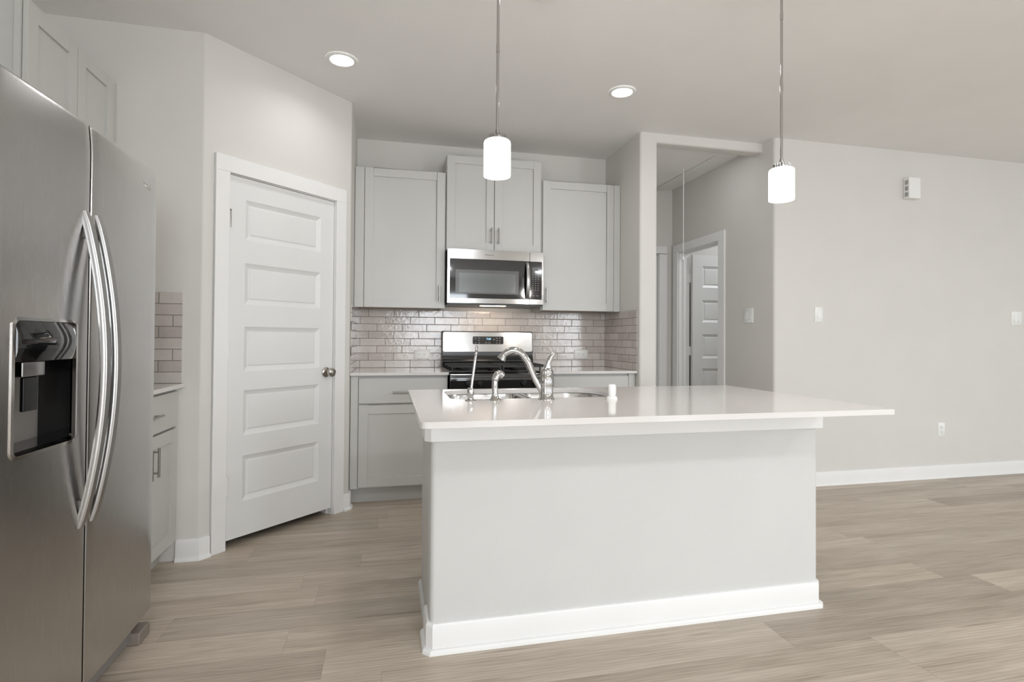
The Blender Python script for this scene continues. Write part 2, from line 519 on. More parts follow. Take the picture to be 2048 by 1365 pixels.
# ------------------------------------------------------------------ interior doors
def panel_face(b, x0, x1, z0, z1, yf, sgn):
    """raised panel: slopes down into the door then up to a field. sgn=+1: depth goes to +y"""
    steps = [(0, 0), (.004, .003), (.026, .012), (.031, .012), (.036, .0075), (.040, .007)]
    loops = []
    for ins, dp in steps:
        loops.append([(x0+ins, yf+sgn*dp, z0+ins), (x1-ins, yf+sgn*dp, z0+ins), (x1-ins, yf+sgn*dp, z1-ins), (x0+ins, yf+sgn*dp, z1-ins)])
    b.loft(loops, False, True)
def door_slab(wd, z0, z1, panels, px0, px1, th=.035):
    b = B()
    zs = [z0]+[v for p in panels for v in p]+[z1]
    b.box(0, px0, 0, th, z0, z1); b.box(px1, wd, 0, th, z0, z1)
    for i in range(0, len(zs), 2): b.box(px0, px1, 0, th, zs[i], zs[i+1])
    for p in panels:
        panel_face(b, px0, px1, p[0], p[1], 0, 1)
        b.box(px0, px1, .013, .022, p[0], p[1])
        panel_face(b, px0, px1, p[0], p[1], th, -1)
    return b
PANELS = [(.240, .492), (.606, .857), (.962, 1.214), (1.338, 1.570), (1.700, 1.925)]

# pantry door, set in the diagonal wall (local x along wall, local y into the wall)
t = thing('door_1', 'white five panel pantry door in the diagonal wall with satin nickel knob', 'door', (AX, AY, 0), PI/4, kind='structure')
JT = .013
b = B()
b.box(DO0+.001, DO0+JT, 0, TH, 0, DZ-.001-JT); b.box(DO1-JT, DO1-.001, 0, TH, 0, DZ-.001-JT); b.box(DO0+.001, DO1-.001, 0, TH, DZ-JT, DZ-.001)
b.box(DO0+JT, DO0+JT+.01, .042, .075, 0, DZ-JT); b.box(DO1-JT-.01, DO1-JT, .042, .075, 0, DZ-JT); b.box(DO0+JT, DO1-JT, .042, .075, DZ-JT-.01, DZ-JT)
obj('door_jamb', b, WHITE, t, True)
b = B(); c0, c1, cz = .057, .935, 2.14
i0, i1, iz = DO0+JT-.005+.002, DO1-JT+.003, DZ-JT+.004
b.box(c0, i0, -.018, -.0005, 0, iz); b.box(i1, c1, -.018, -.0005, 0, iz); b.box(c0, c1, -.018, -.0005, iz, cz)
obj('casing', b, WHITE, t, True, bevel=.002)
dx0, dx1 = DO0+JT+.002, DO1-JT-.003
b = door_slab(dx1-dx0, .045, 2.046, PANELS, .098, .098+.508)
for v in b.bm.verts: v.co.x += dx0; v.co.y += .004
ds = obj('door_slab', b, DOORW, t, True, ang=20)
for z in (.34, 1.086, 1.80):
    b = B()
    b.lathe([(.0055, -.045), (.0055, .045)], (dx0-.001, -.014, z), 12); b.lathe([(.004, .045), (.0065, .047), (.005, .053)], (dx0-.001, -.014, z), 12)
    b.box(dx0, dx0+.006, .001, .004, z-.045, z+.045)
    obj('hinge', b, NICKEL if z > 1.5 else WHITE, t, True, label='nickel hinge' if z > 1.5 else 'painted over white hinge')
b = B(); kx = .797; kz = .931
b.lathe([(.0, .003), (.032, .003), (.032, -.002), (.028, -.006), (.012, -.009), (.011, -.030), (.016, -.035), (.026, -.042), (.029, -.052), (.026, -.062), (.014, -.067), (0, -.068)], (kx, 0, kz), 28, 'y', False)
obj('door_knob', b, DKNICKEL, t, True, label='satin nickel round knob')

# hall door: doorway in the hall right wall, door swung open into the room
t = thing('door_2', 'white panel door standing open in the hall doorway', 'door', (XH, HD0, 0), 0, kind='structure')
b = B()
b.box(XH, XH+TH, HD0+.001, HD0+.016, 0, HZ-.017); b.box(XH, XH+TH, HD1-.016, HD1-.001, 0, HZ-.017); b.box(XH, XH+TH, HD0+.001, HD1-.001, HZ-.016, HZ-.001)
b.box(XH+.045, XH+.08, HD1-.027, HD1-.016, 0, HZ-.016); b.box(XH+.045, XH+.08, HD0+.016, HD0+.027, 0, HZ-.016); b.box(XH+.045, XH+.08, HD0+.027, HD1-.027, HZ-.027, HZ-.016)
obj('door_jamb', b, WHITE, t)
b = B()
a0, a1, az = HD0-.083, HD1+.083, HZ+.072
b.box(XH-.018, XH-.0005, a0, HD0+.01, 0, HZ-.010); b.box(XH-.018, XH-.0005, HD1-.01, a1, 0, HZ-.010); b.box(XH-.018, XH-.0005, a0, a1, HZ-.010, az)
obj('casing', b, WHITE, t, bevel=.002)
b = door_slab(.66, .02, 2.04, PANELS, .11, .55)
for v in b.bm.verts: v.co.x += XH+TH+.010; v.co.y += HD1-.062
obj('door_slab', b, DOORW, t, ang=20)
for z in (.3, 1.04, 1.80):
    b = B().lathe([(.006, -.045), (.006, .045)], (XH+TH+.005, HD1-.022, z), 12)
    b.box(XH+TH-.03, XH+TH+.001, HD1-.019, HD1-.016, z-.045, z+.045)
    obj('hinge', b, WPLASTIC, t)
# end of hall doorway (door closed, mostly hidden by the wall end)
t = thing('door_3', 'white casing and door at the far end of the hall', 'door', ((BD0+BD1)/2, Y9, 0), 0, kind='structure')
b = B()
b.box(BD1-.01, BD1+.078, Y9-.018, Y9-.0005, 0, 2.065); b.box(BD0-.06, BD0+.01, Y9-.018, Y9-.0005, 0, 2.065); b.box(BD0-.06, BD1+.078, Y9-.018, Y9-.0005, 2.065, 2.145)
obj('casing', b, WHITE, t, bevel=.002)
b = door_slab(BD1-BD0-.034, .02, 2.052, PANELS, .11, .57)
for v in b.bm.verts: v.co.x += BD0+.017; v.co.y += Y9+.02
obj('door_slab', b, DOORW, t, ang=20)
b = B().box(BD1-.014, BD1-.001, Y9, Y9+TH, 0, 2.07); b.box(BD0+.001, BD0+.014, Y9, Y9+TH, 0, 2.07); b.box(BD0+.001, BD1-.001, Y9, Y9+TH, 2.06, 2.074)
obj('door_jamb', b, WHITE, t)

# attic hatch in the hall ceiling with pull cord
t = thing('attic_hatch', 'flat white attic access panel with trim in the hall ceiling', 'attic hatch', (2.4, 4.6, ZC))
hx0, hx1, hy0, hy1 = 2.12, 2.723, 4.115, 5.20-.055
b = B()
for (x0, x1, y0, y1) in ((hx0-.05, hx0, hy0-.06, hy1+.05), (hx1+.004, hx1+.11, hy0-.06, hy1+.05), (hx0, hx1+.004, hy0-.06, hy0-.004), (hx0, hx1+.004, hy1+.004, hy1+.05)):
    b.box(x0, x1, y0, y1, ZC-.018, ZC-.0005)
obj('hatch_trim', b, WHITE, t, bevel=.001)
obj('hatch_panel', B().box(hx0+.003, hx1, hy0, hy1, ZC-.012, ZC-.001), CEIL, t)
b = B().tube([(2.66, 4.52, ZC-.012), (2.66, 4.52, 1.93)], .0028, 8)
b.lathe([(.0, 0), (.007, -.004), (.009, -.02), (.006, -.034), (0, -.036)], (2.66, 4.52, 1.93), 12)
obj('pull_cord', b, WPLASTIC, t)

# ------------------------------------------------------------------ cabinet helpers
def shaker(b, u0, u1, z0, z1, fn, st=.062, th=.019, rec=.010):
    """door: fn(u,v,z) -> world, v is depth behind the front (0 = front)"""
    def bx(a0, a1, c0, c1, v0, v1):
        p = fn(a0, v0, c0); q = fn(a1, v1, c1)
        b.box(p[0], q[0], p[1], q[1], p[2], q[2])
    bx(u0, u0+st, z0, z1, 0, th); bx(u1-st, u1, z0, z1, 0, th)
    bx(u0+st, u1-st, z0, z0+st, 0, th); bx(u0+st, u1-st, z1-st, z1, 0, th)
    bx(u0+st-.002, u1-st+.002, z0+st-.002, z1-st+.002, rec, th-.002)
def bar_pull(b, u, z, fn, L=.135, vert=True, r=.0055, off=.030):
    h = L/2
    if vert:
        ends = [fn(u, -off, z-h), fn(u, -off, z+h)]; posts = [(u, z-h*.72), (u, z+h*.72)]
    else:
        ends = [fn(u-h, -off, z), fn(u+h, -off, z)]; posts = [(u-h*.72, z), (u+h*.72, z)]
    b.tube(ends, r, 12)
    for (a, c) in posts: b.tube([fn(a, 0, c), fn(a, -off, c)], r*.8, 10)
def fnY(yf): return lambda u, v, z: (u, yf+v, z)      # face looks to -y
def fnX(xf): return lambda u, v, z: (xf-v, u, z)      # face looks to +x
BV = .0012
def upper_cab(name, label, x0, x1, z0, z1, doors, fil=None, grp='grey upper cabinets over the range wall'):
    yf = 4.170
    t = thing('upper_cabinet', label, 'cabinet', ((x0+x1)/2, YB-.001, z0), 0, grp)
    b = B().box(x0, x1, yf+.021, YB-.001, z0+.012, z1)
    b.box(x0, x0+.02, yf+.021, YB-.001, z0, z0+.012); b.box(x1-.02, x1, yf+.021, YB-.001, z0, z0+.012); b.box(x0+.02, x1-.02, yf+.021, yf+.04, z0, z0+.012)
    if fil: b.box(fil[0], fil[1], yf+.004, yf+.021, z0+.001, z1-.001)
    obj('carcass', b, CAB, t, bevel=BV)
    obj('bottom_panel', B().box(x0+.021, x1-.021, yf+.041, YB-.002, z0+.008, z0+.0119), CABIN, t, label='bare wood underside')
    for (d0, d1, hu, hz) in doors:
        b = B(); shaker(b, d0, d1, z0+.003, z1-.003, fnY(yf))
        d = obj('door', b, CAB, t, bevel=BV)
        b = B(); bar_pull(b, hu, hz, fnY(yf), .125)
        obj('handle', b, NICKEL, d)
    return t
upper_cab('l', 'grey single door upper cabinet between pantry wall and microwave', -.249, .428, 1.383, 2.434, [(-.176, .420, .382, 1.498)], (-.246, -.180))
upper_cab('m', 'taller grey two door upper cabinet directly above the microwave', .4315, 1.193, 1.838, 2.579, [(.435, .806, .782, 1.958), (.811, 1.189, .840, 1.958)])
upper_cab('r', 'grey single door upper cabinet right of the microwave beside the hall column', 1.1965, 1.876, 1.383, 2.434, [(1.206, 1.816, 1.234, 1.505)], (1.820, 1.874))

def base_cab(label, x0, x1, dr, fil, pulls):
    yf = 3.875
    t = thing('base_cabinet', label, 'cabinet', ((x0+x1)/2, 4.2, 0), 0, 'grey base cabinets beside the range')
    b = B().box(x0, x1, yf+.021, YB-.001, .11, .8925)
    if fil: b.box(fil[0], fil[1], yf+.004, yf+.021, .112, .8915)
    obj('carcass', b, CAB, t, bevel=BV)
    obj('toe_kick', B().box(x0+.001, x1-.001, yf+.085, yf+.10, 0, .1095), TOE, t)
    b = B().box(dr[0], dr[1], yf, yf+.019, .700, .874)
    d = obj('drawer', b, CAB, t, bevel=BV)
    b = B(); bar_pull(b, pulls[0], .776, fnY(yf), .155, False); obj('handle', b, NICKEL, d)
    b = B(); shaker(b, dr[0], dr[1], .122, .689, fnY(yf)); d = obj('door', b, CAB, t, bevel=BV)
    b = B(); bar_pull(b, pulls[1], .60, fnY(yf), .135); obj('handle', b, NICKEL, d)
base_cab('grey base cabinet with one drawer left of the range beside the pantry', -.248, .422, (-.192, .418), (-.246, -.196), (.113, .38))
base_cab('grey base cabinet right of the range, mostly hidden behind the island', 1.204, 1.875, (1.208, 1.815), (1.819, 1.873), (1.51, 1.25))
for (x0, x1, lab) in ((XL+.001, .4265, 'short white quartz countertop left of the range'), (1.1995, XR-.001, 'short white quartz countertop right of the range')):
    obj('countertop', B().box(x0, x1, 3.848, YB-.001, .8935, .914), QUARTZ, label=lab, cat='countertop', bevel=.0015)

# left side: base cabinet, counter, uppers
t = thing('base_cabinet', 'grey base cabinet with drawer over two doors between fridge and pantry wall', 'cabinet', (-1.35, 2.77, 0))
LY0, LY1, xf = 2.415, 3.114, -1.050
b = B().box(XW+.001, xf-.021, LY0, LY1, .11, .8925)
b.box(xf-.021, xf-.004, LY1-.02, LY1-.001, .112, .89)
obj('carcass', b, CAB, t, bevel=BV)
obj('toe_kick', B().box(xf-.095, xf-.080, LY0, LY1-.002, 0, .1095), TOE, t)
d = obj('drawer', B().box(xf-.019, xf, LY0+.004, LY1-.02, .700, .876), CAB, t, bevel=BV)
b = B(); bar_pull(b, 2.765, .785, fnX(xf), .155, False); obj('handle', b, NICKEL, d)
for d0, d1, hu in ((LY0+.004, 2.757, 2.722), (2.761, LY1-.02, 2.796)):
    b = B(); shaker(b, d0, d1, .112, .688, fnX(xf)); d = obj('door', b, CAB, t, bevel=BV)
    b = B(); bar_pull(b, hu, .575, fnX(xf), .135); obj('handle', b, NICKEL, d)
obj('countertop', B().box(XW+.001, -1.022, LY0-.01, AY-.001, .8935, .914), QUARTZ, label='short white quartz countertop beside the fridge', cat='countertop', bevel=.0015)
t = thing('upper_cabinet', 'grey two door upper cabinet on the left wall above the fridge counter', 'cabinet', (-1.5, 2.75, 1.383))
xf = -1.341; UY0 = 2.392
b = B().box(XW+.001, xf-.040, UY0, 3.115, 1.383, 2.435)
b.box(xf-.040, xf-.021, UY0-.006, 3.115, 1.383, 2.435)
b.box(xf-.021, xf-.012, 3.062, 3.115, 1.384, 2.434)
obj('carcass', b, CAB, t, bevel=BV)
for d0, d1, hu in ((2.400, 2.736, 2.705), (2.741, 3.056, 2.772)):
    b = B(); shaker(b, d0, d1, 1.386, 2.434, fnX(xf)); d = obj('door', b, CAB, t, bevel=BV)
    b = B(); bar_pull(b, hu, 1.5, fnX(xf), .125); obj('handle', b, NICKEL, d)

# ------------------------------------------------------------------ backsplashes
obj('tile_backsplash', B().box(XL+.008, XR-.008, YB-.008, YB-.0008, .9145, 1.3825), TILEX, label='glossy greige brick tile backsplash behind the range', cat='backsplash')
b = B().box(XR-.008, XR-.0008, 3.852, YB-.0008, .9145, 1.3825)
obj('tile_backsplash', b, TILEY, label='greige tile backsplash returning on the wall right of the range counter', cat='backsplash')
b = B().box(XL+.0008, XL+.008, 3.855, YB-.0008, .9145, 1.3825)
obj('tile_backsplash', b, TILEY, label='narrow greige tile return against the pantry side wall', cat='backsplash')
obj('tile_backsplash', B().box(XW+.009, -1.038, AY-.008, AY-.0008, .9145, 1.3825), TILEL, label='greige tile panel above the counter beside the fridge', cat='backsplash')
obj('tile_backsplash', B().box(XW+.0008, XW+.0085, LY0, AY-.009, .9145, 1.3825), TILEY, label='greige tile strip on the left wall behind the fridge', cat='backsplash')

# ------------------------------------------------------------------ text helper
def text_part(name, body, size, mat, parent, mtx, ext=.0006, local_world=True, sx=1.0):
    cu = bpy.data.curves.new(name, 'FONT'); cu.body = body; cu.size = size; cu.extrude = ext; cu.align_x = 'CENTER'; cu.align_y = 'CENTER'
    tmp = bpy.data.objects.new('tmp', cu); C.objects.link(tmp)
    dg = bpy.context.evaluated_depsgraph_get()
    me = bpy.data.meshes.new_from_object(tmp.evaluated_get(dg))
    bpy.data.objects.remove(tmp); bpy.data.curves.remove(cu)
    me.transform(Matrix.Diagonal((sx, 1, 1, 1)))
    me.transform(MW[parent].inverted() @ mtx)
    me.materials.clear(); me.materials.append(mat)
    o = bpy.data.objects.new(name, me); C.objects.link(o); o.parent = parent
    MW[o] = MW[parent]
    return o
FACE_Y = lambda x, y, z: Matrix.Translation((x, y, z)) @ Matrix.Rotation(PI/2, 4, 'X')
FACE_X = lambda x, y, z: Matrix.Translation((x, y, z)) @ Matrix.Rotation(PI/2, 4, 'Z') @ Matrix.Rotation(PI/2, 4, 'X')

# ------------------------------------------------------------------ refrigerator
XF, FY0, FS, FY1 = -.892, 1.478, 1.884, 2.388
FZ0, FZ1 = .100, 1.800
t = thing('refrigerator', 'stainless steel side by side refrigerator with water dispenser', 'refrigerator', (-1.3, (FY0+FY1)/2, 0))
b = B().box(-1.62, XF-.080, FY0+.004, FY1-.004, .055, 1.765)
obj('body', b, GREYPL, t, bevel=.004)
def bowx(y, z):
    # gentle outward bow in plan and soft roll-off at the top edge
    c = (y-(FY0+FY1)/2)/((FY1-FY0)/2)
    x = XF + .010*(1-c*c)
    dtop = FZ1-z
    if dtop < .12: x -= .007*(1-dtop/.12)**2
    if dtop < .006: x -= .003*(1-dtop/.006)**2
    return x
def door_mesh(y0, y1, hole=None):
    b = B()
    ys = [y0+(y1-y0)*i/10 for i in range(11)]
    zs = [FZ0, .3, .5, .7, .9, 1.1, 1.3, 1.5, 1.62] + [FZ1-.12+.12*k/8 for k in range(8)]+[FZ1-.006, FZ1-.003, FZ1-.001, FZ1]
    if hole:
        hy0, hy1, hz0, hz1 = hole
        ys = sorted([y for y in ys if all(abs(y-h) > .015 for h in (hy0, hy1))]+[hy0, hy1])
        zs = sorted([z for z in zs if all(abs(z-h) > .03 for h in (hz0, hz1))]+[hz0, hz1])
    def ex(y):   # rounded vertical edges
        d = min(y-y0, y1-y)
        return -.003*(1-d/.008)**2 if d < .008 else 0
    ys = sorted(set(ys+[y0+.002, y0+.005, y0+.008, y1-.008, y1-.005, y1-.002]))
    V = {}
    for i, y in enumerate(ys):
        for j, z in enumerate(zs): V[i, j] = b.bm.verts.new((bowx(y, z)+ex(y), y, z))
    for i in range(len(ys)-1):
        for j in range(len(zs)-1):
            if hole and hole[0]-1e-6 <= ys[i] and ys[i+1] <= hole[1]+1e-6 and hole[2]-1e-6 <= zs[j] and zs[j+1] <= hole[3]+1e-6: continue
            b.face([V[i, j], V[i+1, j], V[i+1, j+1], V[i, j+1]])
    xb = XF-.075
    # sides
    I, J = len(ys)-1, len(zs)-1
    def strip(keys):
        back = [b.bm.verts.new((xb, V[k].co.y, V[k].co.z)) for k in keys]
        for a in range(len(keys)-1):
            b.face([V[keys[a]], V[keys[a+1]], back[a+1], back[a]])
    strip([(0, j) for j in range(J+1)]); strip([(I, j) for j in range(J, -1, -1)])
    strip([(i, J) for i in range(I+1)]); strip([(i, 0) for i in range(I, -1, -1)])
    bmesh.ops.remove_doubles(b.bm, verts=b.bm.verts, dist=1e-6)
    bmesh.ops.recalc_face_normals(b.bm, faces=b.bm.faces)
    return b
HO = (1.556, 1.812, .858, 1.197)
for (y0, y1, h, lab) in ((FY0, FS-.004, HO, 'narrow left freezer door with dispenser recess'), (FS+.004, FY1, None, 'wide right door')):
    d = obj('door', door_mesh(y0, y1, h), STEELF, t, label=lab, ang=50)
    if h: dL = d
    else: dR = d
# light grey gasket strip in the seam
obj('gasket', B().box(XF-.07, XF-.014, FS-.0035, FS+.0035, FZ0+.01, FZ1-.01), simple('gasket_grey', col(90, 90, 88), .5), t)
# handles: flat curved bars bowing out from the doors
def handle(yc0, sgn, door):
    loops = []
    n = 28; z0, z1 = .590, 1.530
    for k in range(n+1):
        s = k/n; z = z0+(z1-z0)*s
        bow = math.sin(PI*s)**.8
        x = XF+.006+.062*bow
        hw = .0165; th = .009
        y = yc0 + sgn*.000
        wi = hw
        loops.append([(x-th, y-wi, z), (x+th*.2, y-wi, z), (x+th, y-wi*.72, z), (x+th, y+wi*.72, z), (x+th*.2, y+wi, z), (x-th, y+wi, z)])
    b = B().loft(loops)
    h = obj('handle', b, STEELH, door, ang=40)
    for z in (z0+.06, z1-.06):
        obj('handle_mount', B().box(XF, XF+.024, yc0-.010, yc0+.010, z-.02, z+.02), GREYPL, door)
handle(1.8555, -1, dL); handle(1.9225, 1, dR)
# dispenser
hy0, hy1, hz0, hz1 = HO
dz = 1.092
b = B()
x0, x1 = XF-.115, XF+.004
# open-fronted cavity with rounded back
prof = [(x1, hy0+.001)]+[(x0+.03-.03*math.sin(a), hy0+.001+.03-.03*math.cos(a)) for a in [PI/2*k/6 for k in range(7)]]+[(x0+.03-.03*math.cos(a), hy1-.031+.03*math.sin(a)) for a in [PI/2*k/6 for k in range(7)]]+[(x1, hy1-.001)]
loops = [[(p[0], p[1], z) for p in prof] for z in (hz0+.002, hz0+.004, dz, hz1-.001)]
b.loft(loops, False, False, closed=False)
b.poly([(p[0], p[1], hz0+.012+ (x1-p[0])*0) for p in prof][::-1])
b.poly([(p[0], p[1], hz1-.001) for p in prof])
hous = obj('dispenser_recess', b, BLACKG, dL, ang=50)
b = B()
loops = []
for k in range(9):
    s = k/8; z = dz+(hz1-.003-dz)*s
    x = XF+.006+.012*math.sin(PI*s*.9+.2)
    loops.append([(XF-.06, hy0+.002, z), (x-.004, hy0+.002, z), (x, hy0+.02, z), (x+.004, (hy0+hy1)/2, z), (x, hy1-.02, z), (x-.004, hy1-.002, z), (XF-.06, hy1-.002, z)])
b.loft(loops)
obj('control_panel', b, BLACKG, dL, label='glossy black dispenser control panel')
b = B().box(XF-.058, XF-.012, 1.620, 1.715, 1.050, 1.091)
obj('ice_chute', b, STEELX, dL, bevel=.004)
b = B().box(XF-.030, XF-.020, 1.640, 1.700, .960, 1.049)
obj('lever', b, BLACKM, dL, bevel=.003)
# bezel ring with rounded corners
ro = rrect(hy0-.008, hy1+.008, hz0-.008, hz1+.006, .022, 6); ri = rrect(hy0+.001, hy1-.001, hz0+.002, hz1-.002, .016, 6)
loops = []
for (pp, dxx) in ((ro, .0), (ro, .003), (ri, .004), (ri, -.01)):
    loops.append([(bowx(p[0], p[1])+dxx, p[0], p[1]) for p in pp])
b = B().loft(loops, False, False)
obj('bezel', b, simple('bezel_steel', (.62, .60, .58, 1), .15, 1), dL)
text_part('badge', 'Whirlpool', .021, LOGO, dR, FACE_X(bowx(2.29, 1.72)+.0005, 2.285, 1.722), sx=.78)
# kick grille and foot
b = B().box(-1.3, XF-.03, FY0+.02, FY1-.09, .02, .085)
obj('kick_grille', b, GREYPL, t, bevel=.003)
for y0 in (FY1-.094, FY0+.002):
    b = B().box(XF-.06, XF-.001, y0, y0+.094, 0, .046)
    obj('foot_cover', b, KICK, t, bevel=.006)
b = B().box(XF-.075, XF-.035, FY1-.094, FY1-.006, .0555, .098)
obj('lower_hinge', b, NICKEL, t, bevel=.002)
for y0 in (FY1-.08, FY0+.045):
    b = B().box(XF-.16, XF-.076, y0, y0+.07, 1.7655, 1.812)
    obj('hinge_cover', b, WPLASTIC, t, bevel=.006)

# ------------------------------------------------------------------ microwave
t = thing('microwave', 'stainless over the range microwave with black glass door', 'microwave', (.812, 4.3, 1.41))
MX0, MX1, MZ0, MZ1, MF = .433, 1.191, 1.411, 1.8345, 4.090
obj('body', B().box(MX0+.003, MX1-.003, MF+.026, YB-.009, MZ0+.012, MZ1), BLACKM, t, bevel=.002)
seam = 1.0765
def frame(b, x0, x1, z0, z1, hx0, hx1, hz0, hz1, yf, th):
    b.slab([(x0, z0), (x1, z0), (x1, z1), (x0, z1)], [rrect(hx0, hx1, hz0, hz1, .008, 4)], 0, th)
    # slab was built in xy with z as depth; rotate into the face plane
    for v in b.bm.verts: v.co = Vector((v.co.x, yf+v.co.z, v.co.y))
    bmesh.ops.recalc_face_normals(b.bm, faces=b.bm.faces)
b = B(); frame(b, MX0, seam-.001, MZ0+.012, MZ1, .452, 1.2, 1.463, 1.761, MF, .024) if 0 else None
bm_ = B()
bm_.box(MX0, .452, MF, MF+.024, MZ0+.012, MZ1); bm_.box(.452, seam-.001, MF, MF+.024, MZ0+.012, 1.463); bm_.box(.452, seam-.001, MF, MF+.024, 1.761, MZ1)
dm = obj('door', bm_, STEELX, t, bevel=.0015, label='stainless framed door')
obj('door_glass', B().box(.4525, seam-.001, MF+.002, MF+.020, 1.4635, 1.7605), BLACKG, dm)
b = B().box(.497, .990, MF+.0012, MF+.0019, 1.497, 1.680)
obj('window_border', b, simple('window_border', col(62, 59, 56), .25, coat=.5), dm)
b = B().box(.520, .968, MF+.0004, MF+.0012, 1.512, 1.662) if 0 else B().box(.523, .965, MF+.0004, MF+.0012, 1.508, 1.655)
obj('window_screen', b, GLASSG, dm)
text_part('logo', 'Whirlpool', .017, LOGOD, dm, FACE_Y(.755, MF-.0003, 1.797), .0003)
b = B()
loops = []
for k in range(21):
    s = k/20; z = 1.470+(1.752-1.470)*s
    y = MF-.004-.038*math.sin(PI*s)**.7
    loops.append([(1.044, y+.006, z), (1.044, y-.001, z), (1.049, y-.004, z), (1.067, y-.004, z), (1.072, y-.001, z), (1.072, y+.006, z)])
b.loft(loops)
obj('handle', b, STEELH, dm, ang=40)
b = B()
b.box(seam+.001, MX1, MF, MF+.024, MZ0+.012, 1.463); b.box(seam+.001, MX1, MF, MF+.024, 1.761, MZ1); b.box(1.176, MX1, MF, MF+.024, 1.463, 1.761)
cp = obj('control_surround', b, STEELX, t, bevel=.0015)
panel = obj('control_panel', B().box(seam+.0015, 1.1755, MF+.002, MF+.022, 1.4635, 1.7605), BLACKG, t, label='black glass keypad panel')
obj('display', B().box(1.098, 1.146, MF+.001, MF+.0018, 1.690, 1.715), simple('lcd', col(92, 92, 90), .3), panel)
for r in range(8):
    for c in range(3):
        obj('key', B().box(1.100+c*.021, 1.109+c*.021, MF+.0012, MF+.0018, 1.655-r*.017, 1.6585-r*.017), INK, panel)
for x in (1.103, 1.135): obj('key', B().box(x, x+.014, MF+.0012, MF+.0018, 1.490, 1.494), INK, panel)
obj('vent_tray', B().box(MX0+.004, MX1-.004, MF+.014, YB-.01, MZ0, MZ0+.0115), simple('vent_dark', col(45, 48, 46), .3), t, bevel=.003)
obj('task_light', B().box(.70, .90, 4.14, 4.19, MZ0-.0025, MZ0-.0002), MLAMP, t, label='lit task light under the microwave')
l = bpy.data.lights.new('task_lamp', 'AREA'); l.shape = 'RECTANGLE'; l.size = .2; l.size_y = .05; l.energy = .9; l.color = (1, .80, .62)
o = bpy.data.objects.new('task_lamp', l); C.objects.link(o); o.location = (.80, 4.20, MZ0-.006); o.rotation_euler = (math.radians(25), 0, 0)

# ------------------------------------------------------------------ range
t = thing('gas_range', 'black and stainless gas range between the two short counters', 'range', (.813, 4.15, 0))
RX0, RX1 = .431, 1.195
obj('body', B().box(RX0, RX1, 3.862, 4.460, .03, .905), BLACKM, t, bevel=.003)
b = B(); b.box(RX0-.001, RX1+.001, 3.832, 4.40, .9065, .922)
obj('cooktop', b, BLACKG, t, bevel=.004)
# backguard: black shell with stainless face
b = B(); prof = [(4.400, .9225), (4.478, .9225), (4.478, 1.214), (4.445, 1.214), (4.425, 1.20), (4.412, 1.035), (4.41, 1.00), (4.392, .97)]
b.extr([(p[0], p[1]) for p in prof], (RX0+.001, 0, 0), (RX1-.001, 0, 0), (0, 1, 0), (0, 0, 1))
bg_ = obj('backguard', b, BLACKM, t, bevel=.004)
def slope(z): return 4.412+(z-1.035)*(.013/.165)
pts = rrect(.438, 1.188, 1.046, 1.206, .014, 5)
b = B().loft([[(p[0], slope(p[1])-.0002, p[1]) for p in pts], [(p[0], slope(p[1])-.0035, p[1]) for p in pts]], False, True)
obj('backguard_face', b, STEELX, bg_)
pts = rrect(.682, .940, 1.108, 1.172, .010, 5)
b = B().loft([[(p[0], slope(p[1])-.0036, p[1]) for p in pts], [(p[0], slope(p[1])-.006, p[1]) for p in pts]], False, True)
cl = obj('clock_panel', b, BLACKG, t)
text_part('clock_digits', '7:24', .022, BLUE, cl, FACE_Y(.815, slope(1.148)-.0066, 1.150), .0002)
b = B()
for (x, z) in ((.705, 1.158), (.735, 1.158), (.735, 1.138), (.705, 1.118), (.735, 1.118), (.86, 1.146), (.885, 1.158), (.91, 1.158), (.885, 1.137), (.91, 1.137), (.885, 1.118), (.91, 1.118)):
    obj('button', B().box(x-.005, x+.005, slope(z)-.0066, slope(z)-.0061, z-.002, z+.002), INK, cl)
for x in (.793, .822):
    b = B()
    pp = [(x+.009*math.cos(2*PI*k/16), 1.120+.007*math.sin(2*PI*k/16)) for k in range(16)]
    pq = [(x+.0075*math.cos(2*PI*k/16), 1.120+.0055*math.sin(2*PI*k/16)) for k in range(16)]
    b.loft([[(p[0], slope(1.12)-.0066, p[1]) for p in pp], [(p[0], slope(1.12)-.0066, p[1]) for p in pq]], False, False)
    obj('button_ring', b, INK, cl)
# sloped front control panel
b = B(); b.extr([(3.832, .905), (3.862, .905), (3.862, .790), (3.828, .790), (3.822, .862)], (RX0, 0, 0), (RX1, 0, 0), (0, 1, 0), (0, 0, 1))
fp = obj('control_panel', b, BLACKG, t, bevel=.003)
b = B().box(RX0+.003, RX1-.003, 3.819, 3.8235, .862, .867)
obj('panel_trim', b, CHROME, fp)
for x in (.560, .643, .966, 1.054):
    b = B()
    b.lathe([(.024, 3.828), (.022, 3.812), (.017, 3.800), (.0, 3.799)], (x, 0, .833), 20, 'y', False)
    b.box(x-.004, x+.004, 3.792, 3.815, .813, .853)
    obj('knob', b, BLACKM, fp, bevel=.001)
